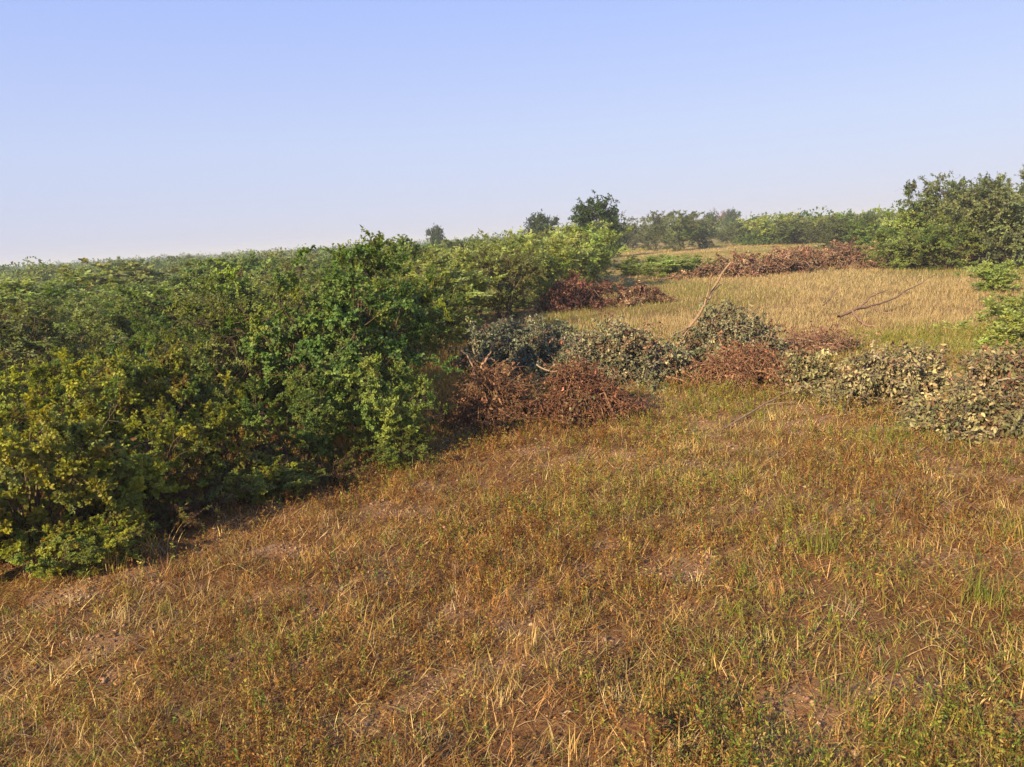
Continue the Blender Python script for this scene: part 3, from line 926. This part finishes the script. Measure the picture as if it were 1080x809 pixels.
# 2 upright thin dry stems
x, y, d = scatter(10000, 1.9, 14)
k = ok(x, y) & (CR.uniform(size=len(x)) < .1 + 1.6 * (cover(x, y) - .3))
x, y, d = x[k], y[k], d[k]
x, y = tufts(x, y, 6, .025)
d = np.repeat(d, 6)
n = len(x)
blades(mb, x, y, CR.uniform(.025, .085, n) * (1 + .8 * (CR.uniform(size=n) < .08)), CR.uniform(.0, .9, n), CR.uniform(.1, 1.6, n), CR.uniform(.0013, .0026, n) * 1.3 * (1 + d / 12), drift(x, y, [(S1, 4), (S2, 4), (S3, 1), (S4, 2), (GC, 1)], [(S1, 3), (S3, 3), (GC, 4), (S2, 1), (GA, 1)]))
tag(link_obj('dry_grass', mb.mesh('dry_grass', [M_GRASS])), 'dry straw coloured grass matted over the clearing', 'grass', kind='stuff')

# 3 small leafy weeds, russet to yellow
mb = MB()
x, y, d = scatter(70000, 1.9, 12.5)
k = ok(x, y) & (CR.uniform(size=len(x)) < .15 + 1.9 * (fbm(x * 1.1 + 77, y * 1.1 + 3, 21, 3) - .3))
x, y, d = x[k], y[k], d[k]
n = len(x)
hgt = CR.uniform(.03, .11, n) * (.35 + 1.5 * fbm(x * 3.1, y * 3.1, 33, 2))
az = CR.uniform(0, 6.283, n)
ln = CR.uniform(0, .45, n)
q = 12
b = np.stack([x, y, gz(x, y)], -1)
tipv = np.stack([np.cos(az) * np.sin(ln), np.sin(az) * np.sin(ln), np.cos(ln)], -1) * hgt[:, None]
gr = green(x, y)
px_, py_ = pix(x, y)
base_c = drift(x, y, [((.22, .105, .03), 6), ((.27, .15, .04), 3), ((.30, .21, .05), 1.5), ((.12, .058, .02), 4)], [((.28, .20, .06), 4), ((.31, .25, .08), 2), ((.21, .11, .035), 3), ((.15, .16, .035), 4)])
gcol = palette(CR, [(GA, 3), (GB_, 3), (GC, 2)], n, .2)
pick = CR.uniform(size=n) < .14 + .55 * gr
base_c[pick] = gcol[pick]
blades(mb, x, y, hgt, ln, 0 * ln, np.full(n, .0022), base_c * np.array([1.05, .9, .8]), az)
tt = CR.uniform(.15, 1.02, (n, q))
pos = (b[:, None] + tipv[:, None] * tt[..., None] + CR.normal(0, .006, (n, q, 3))).reshape(-1, 3)
dv = rnd3(CR, n * q) + np.array([0, 0, .55])
s = CR.uniform(.6, 1.25, n * q) * np.repeat(.008 + .06 * hgt, q) * np.repeat(.9 + d / 13, q)
leaves(mb, pos, dv, rnd3(CR, n * q) + np.array([0, 0, .6]), s, s * .36, np.repeat(base_c, q, 0) * CR.uniform(.7, 1.35, (n * q, 1)), .2, .15, simple=True)
tag(link_obj('weeds', mb.mesh('weeds', [M_GRASS])), 'small russet and yellowing leafy weeds over the clearing', 'weeds', kind='stuff')

# crumbs of crusted soil
mb = MB()
x, y, d = scatter(60000, 1.9, 9)
k = CR.uniform(size=len(x)) < .12 + .88 * np.clip(bare(x, y), 0, 1)
k &= ~in_thicket(x, y, -40)
x, y, d = x[k], y[k], d[k]
n = len(x)
r = .002 + .010 * CR.uniform(0, 1, n) ** 4 + .0008 * d
c0 = np.stack([x, y, gz(x, y) + r * .25], -1)
oct_ = np.array([[1, 0, 0], [0, 1, 0], [-1, 0, 0], [0, -1, 0], [0, 0, 1], [0, 0, -1.]])
V = c0[:, None] + oct_[None] * (r[:, None] * CR.uniform(.5, 1.3, (n, 6)))[..., None] * np.array([1.2, 1.1, .75]) + CR.normal(0, .25, (n, 6, 3)) * r[:, None, None]
fi = np.array([[0, 1, 4], [1, 2, 4], [2, 3, 4], [3, 0, 4], [1, 0, 5], [2, 1, 5], [3, 2, 5], [0, 3, 5]])
mb.add(V.reshape(-1, 3), (np.arange(n)[:, None, None] * 6 + fi[None]).reshape(-1, 3), np.repeat(palette(CR, [((.28, .165, .10), 3), ((.20, .11, .06), 3), ((.36, .24, .16), 1)], n, .2), 6, 0))
tag(link_obj('soil_crumbs', mb.mesh('soil_crumbs', [M_BARK])), 'crumbs and small clods of dry soil on the bare patches', 'soil crumbs', kind='stuff')

# dead leaves and chaff on the soil
mb = MB()
x, y, d = scatter(90000, 1.9, 11)
k = ok(x, y, -60) & (CR.uniform(size=len(x)) < .2 + 1.4 * (fbm(x * 2.2 + 7, y * 2.2 + 3, 61, 3) - .25))
x, y, d = x[k], y[k], d[k]
n = len(x)
s = CR.uniform(.006, .02, n) * (1 + d / 18)
pos = np.stack([x, y, gz(x, y) + CR.uniform(.001, .02, n)], -1)
dv = rnd3(CR, n) * np.array([1, 1, .45])
leaves(mb, pos, dv, rnd3(CR, n) * .7 + np.array([0, 0, 1.]), s, s * .5, palette(CR, [((.20, .095, .035), 4), ((.13, .06, .025), 4), ((.33, .20, .08), 2), ((.24, .15, .05), 2)], n, .3), .35, .2, simple=True)
tag(link_obj('leaf_litter', mb.mesh('leaf_litter', [M_DRY])), 'dead leaves and chaff lying on the soil of the clearing', 'leaf litter', kind='stuff')

# 4 green grass patches
mb = MB()
x, y, d = scatter(12000, 2.0, 13)
k = ok(x, y) & (CR.uniform(size=len(x)) < green(x, y) * .65 + .08)
x, y, d = x[k], y[k], d[k]
x, y = tufts(x, y, 7, .03)
d = np.repeat(d, 7)
n = len(x)
blades(mb, x, y, CR.uniform(.03, .105, n), CR.uniform(.1, 1.2, n), CR.uniform(.2, 1.5, n), CR.uniform(.002, .0038, n) * (1 + d / 16), palette(CR, [(GA, 4), (GB_, 2.5), (GC, 3), (S1, 1)], n, .22))
tag(link_obj('green_grass', mb.mesh('green_grass', [M_GRASS])), 'yellow-green grass growing in patches on the clearing', 'grass', kind='stuff')

# 5 tall golden meadow behind the heaps
mb = MB()
x, y, d = scatter(140000, 9.2, 75, -.2, .75, 1.5)
px_, py_ = pix(x, y)
hz = 282 - .06 * px_
k = ~in_thicket(x, y, 10) & ((py_ < 372) | (d > 11.5)) & (px_ > 560)
k &= CR.uniform(size=len(x)) < .35 + 1.2 * (fbm(x * .25 + 5, y * .25 + 9, 41, 3) - .2)
x, y, d = x[k], y[k], d[k]
x, y = tufts(x, y, 5, .16)
d = np.repeat(d, 5)
n = len(x)
gm = np.clip((fbm(x * .22 + 3, y * .22 + 71, 51, 3) - .48) * 4 + np.clip((d - 28) / 30, 0, .45) + .25 * (d < 12.5) + np.clip((pix(x, y)[0] - 860) / 80, 0, 1) * np.clip((14.5 - d) / 2, 0, 1), 0, 1)
cc = palette(CR, [((.43, .325, .165), 5), ((.36, .265, .13), 3), ((.50, .39, .22), 3)], n, .18)
cg = palette(CR, [((.24, .22, .06), 3), ((.18, .20, .05), 2), (GA, 1.5)], n, .18)
lush = (pix(x, y)[0] > 880) & (d < 14)
cg[lush] = palette(CR, [((.26, .29, .05), 3), ((.17, .22, .035), 2)], int(lush.sum()), .2)
pk = CR.uniform(size=n) < gm * .8
cc[pk] = cg[pk]
blades(mb, x, y, CR.uniform(.04, .15, n) * np.where(d < 13, .8, 1), CR.uniform(0, 1.0, n), CR.uniform(.1, 1.3, n), CR.uniform(.0016, .003, n) * (1 + d / 9), cc)
tag(link_obj('meadow_grass', mb.mesh('meadow_grass', [M_GRASS])), 'tall golden grass of the meadow behind the brush heaps', 'grass', kind='stuff')

# 6 rough grass along the foot of the thicket, under the first shrubs
mb = MB()
x, y, d = scatter(22000, 3.2, 12, -.8, .1)
k = in_thicket(x, y, 25) & ~in_thicket(x, y, -150)
x, y, d = x[k], y[k], d[k]
x, y = tufts(x, y, 6, .03)
d = np.repeat(d, 6)
n = len(x)
blades(mb, x, y, CR.uniform(.08, .30, n), CR.uniform(0, .7, n), CR.uniform(.2, 1.4, n), CR.uniform(.002, .004, n) * (1 + d / 14), palette(CR, [(S1, 3), (S2, 4), (S4, 3), (GA, 1.5)], n, .25))
tag(link_obj('edge_grass', mb.mesh('edge_grass', [M_GRASS])), 'rough dry grass along the foot of the left thicket', 'grass', kind='stuff')


# single grass clumps one can pick out
def clump(px, py, n, Lm, pal, label, wd=.004):
    x0, y0 = G(px, py)
    mb = MB()
    x = x0 + CR.normal(0, .05, n); y = y0 + CR.normal(0, .04, n)
    blades(mb, x, y, CR.uniform(.5, 1.1, n) * Lm, CR.uniform(0, .6, n), CR.uniform(.3, 1.5, n), CR.uniform(.6, 1.2, n) * wd, palette(CR, pal, n, .2))
    for a in mb.v: a -= np.array([x0, y0, float(gz(x0, y0))], np.float32)
    o = link_obj('grass_clump', mb.mesh('grass_clump', [M_GRASS]))
    o.location = (x0, y0, float(gz(x0, y0)))
    tag(o, label, 'grass clump', 'grass clumps one can pick out')


PS, PG = [(S1, 3), (S3, 2), (GC, 2)], [(GA, 3), (GB_, 2), (GC, 1)]
clump(118, 598, 80, .26, PS, 'arching straw coloured grass clump in front of the near left shrubs')
clump(160, 580, 50, .22, PS, 'thin straw clump below the knee-high yellowish shrub')
clump(545, 455, 60, .24, PG, 'greenish grass clump at the foot of the brown heap')
clump(870, 590, 70, .20, PG, 'bright green spiky grass clump in the right of the clearing')
clump(1062, 575, 80, .20, [(S1, 2), (GA, 2), (GC, 2)], 'tall pale green clump at the right edge of the clearing')
clump(1035, 640, 70, .22, PG, 'green clump near the right edge, lower than the pale one')
clump(885, 742, 50, .12, PG, 'small star shaped green grass tuft low at the right')
clump(560, 690, 40, .14, PS, 'sparse yellowish clump in the middle foreground')

# ------------------------------------------------------------------ light and sky
SUN_EL, SUN_AZ = R_(26), R_(180 + 39)      # azimuth clockwise from +Y (view direction): behind the left shoulder
sd = Vector((math.sin(SUN_AZ) * math.cos(SUN_EL), math.cos(SUN_AZ) * math.cos(SUN_EL), math.sin(SUN_EL)))
ld = bpy.data.lights.new('sun', 'SUN')
ld.energy = 5.0
ld.angle = R_(.6)
ld.color = (1, .79, .45)
so = bpy.data.objects.new('sun', ld)
COL.objects.link(so)
so.location = (0, 0, 30)
so.rotation_euler = sd.to_track_quat('Z', 'Y').to_euler()

wd = bpy.data.worlds.new("World")
sc.world = wd
wd.use_nodes = True
N, L = wd.node_tree.nodes, wd.node_tree.links
sky = N.new('ShaderNodeTexSky')
sky.sky_type = 'NISHITA'
sky.sun_disc = False
sky.sun_elevation = SUN_EL
sky.sun_rotation = SUN_AZ
sky.air_density, sky.dust_density, sky.ozone_density = 1.0, 0.5, 1.5
bg = N['Background']
L.new(sky.outputs[0], bg.inputs['Color'])
bg.inputs['Strength'].default_value = .05
veil = N.new('ShaderNodeBackground')           # dust haze that whitens the dome toward the horizon
tcw = N.new('ShaderNodeTexCoord')
sep = N.new('ShaderNodeSeparateXYZ')
rmp = N.new('ShaderNodeValToRGB')
L.new(tcw.outputs['Generated'], sep.inputs[0])
L.new(sep.outputs['Z'], rmp.inputs[0])
el = rmp.color_ramp.elements
el[0].position, el[0].color = 0.0, (0.287, 0.298, 0.402, 1)
el[1].position, el[1].color = 1.0, (0.143, 0.215, 0.415, 1)
for p_, c_ in ((.12, (0.282, 0.318, 0.458, 1)), (.27, (0.212, 0.274, 0.502, 1))):
    e = el.new(p_)
    e.color = c_
L.new(rmp.outputs[0], veil.inputs['Color'])
veil.inputs['Strength'].default_value = 1.0
mxs = N.new('ShaderNodeMixShader')
mxs.inputs[0].default_value = .80
L.new(bg.outputs[0], mxs.inputs[1]); L.new(veil.outputs[0], mxs.inputs[2])
L.new(mxs.outputs[0], N['World Output'].inputs['Surface'])

# dusty air
mt, nt, Nn, Ll = new_mat('haze')
out = Nn.new('ShaderNodeOutputMaterial')
pv = Nn.new('ShaderNodeVolumePrincipled')
pv.inputs['Color'].default_value = (.76, .81, .90, 1)
pv.inputs['Density'].default_value = .0013
pv.inputs['Anisotropy'].default_value = 0.0
Ll.new(pv.outputs[0], out.inputs['Volume'])
bm = bmesh.new()
bmesh.ops.create_cube(bm, size=1)
for v in bm.verts:
    v.co = Vector((v.co.x * 2600, v.co.y * 2600, (v.co.z + .5) * 10.0 - 1.3))
me = bpy.data.meshes.new('haze'); bm.to_mesh(me); bm.free()
me.materials.append(mt)
tag(link_obj('haze', me), 'thin dusty haze over the plain', 'haze', kind='stuff')

sc.view_settings.view_transform = 'Standard'
sc.view_settings.look = 'None'
sc.view_settings.exposure = 1.15
sc.view_settings.gamma = 1.0
sc.view_settings.use_curve_mapping = False
sc.cycles.max_bounces = 5
sc.cycles.diffuse_bounces = 3
sc.cycles.glossy_bounces = 2
sc.cycles.transmission_bounces = 3
sc.cycles.use_denoising = True
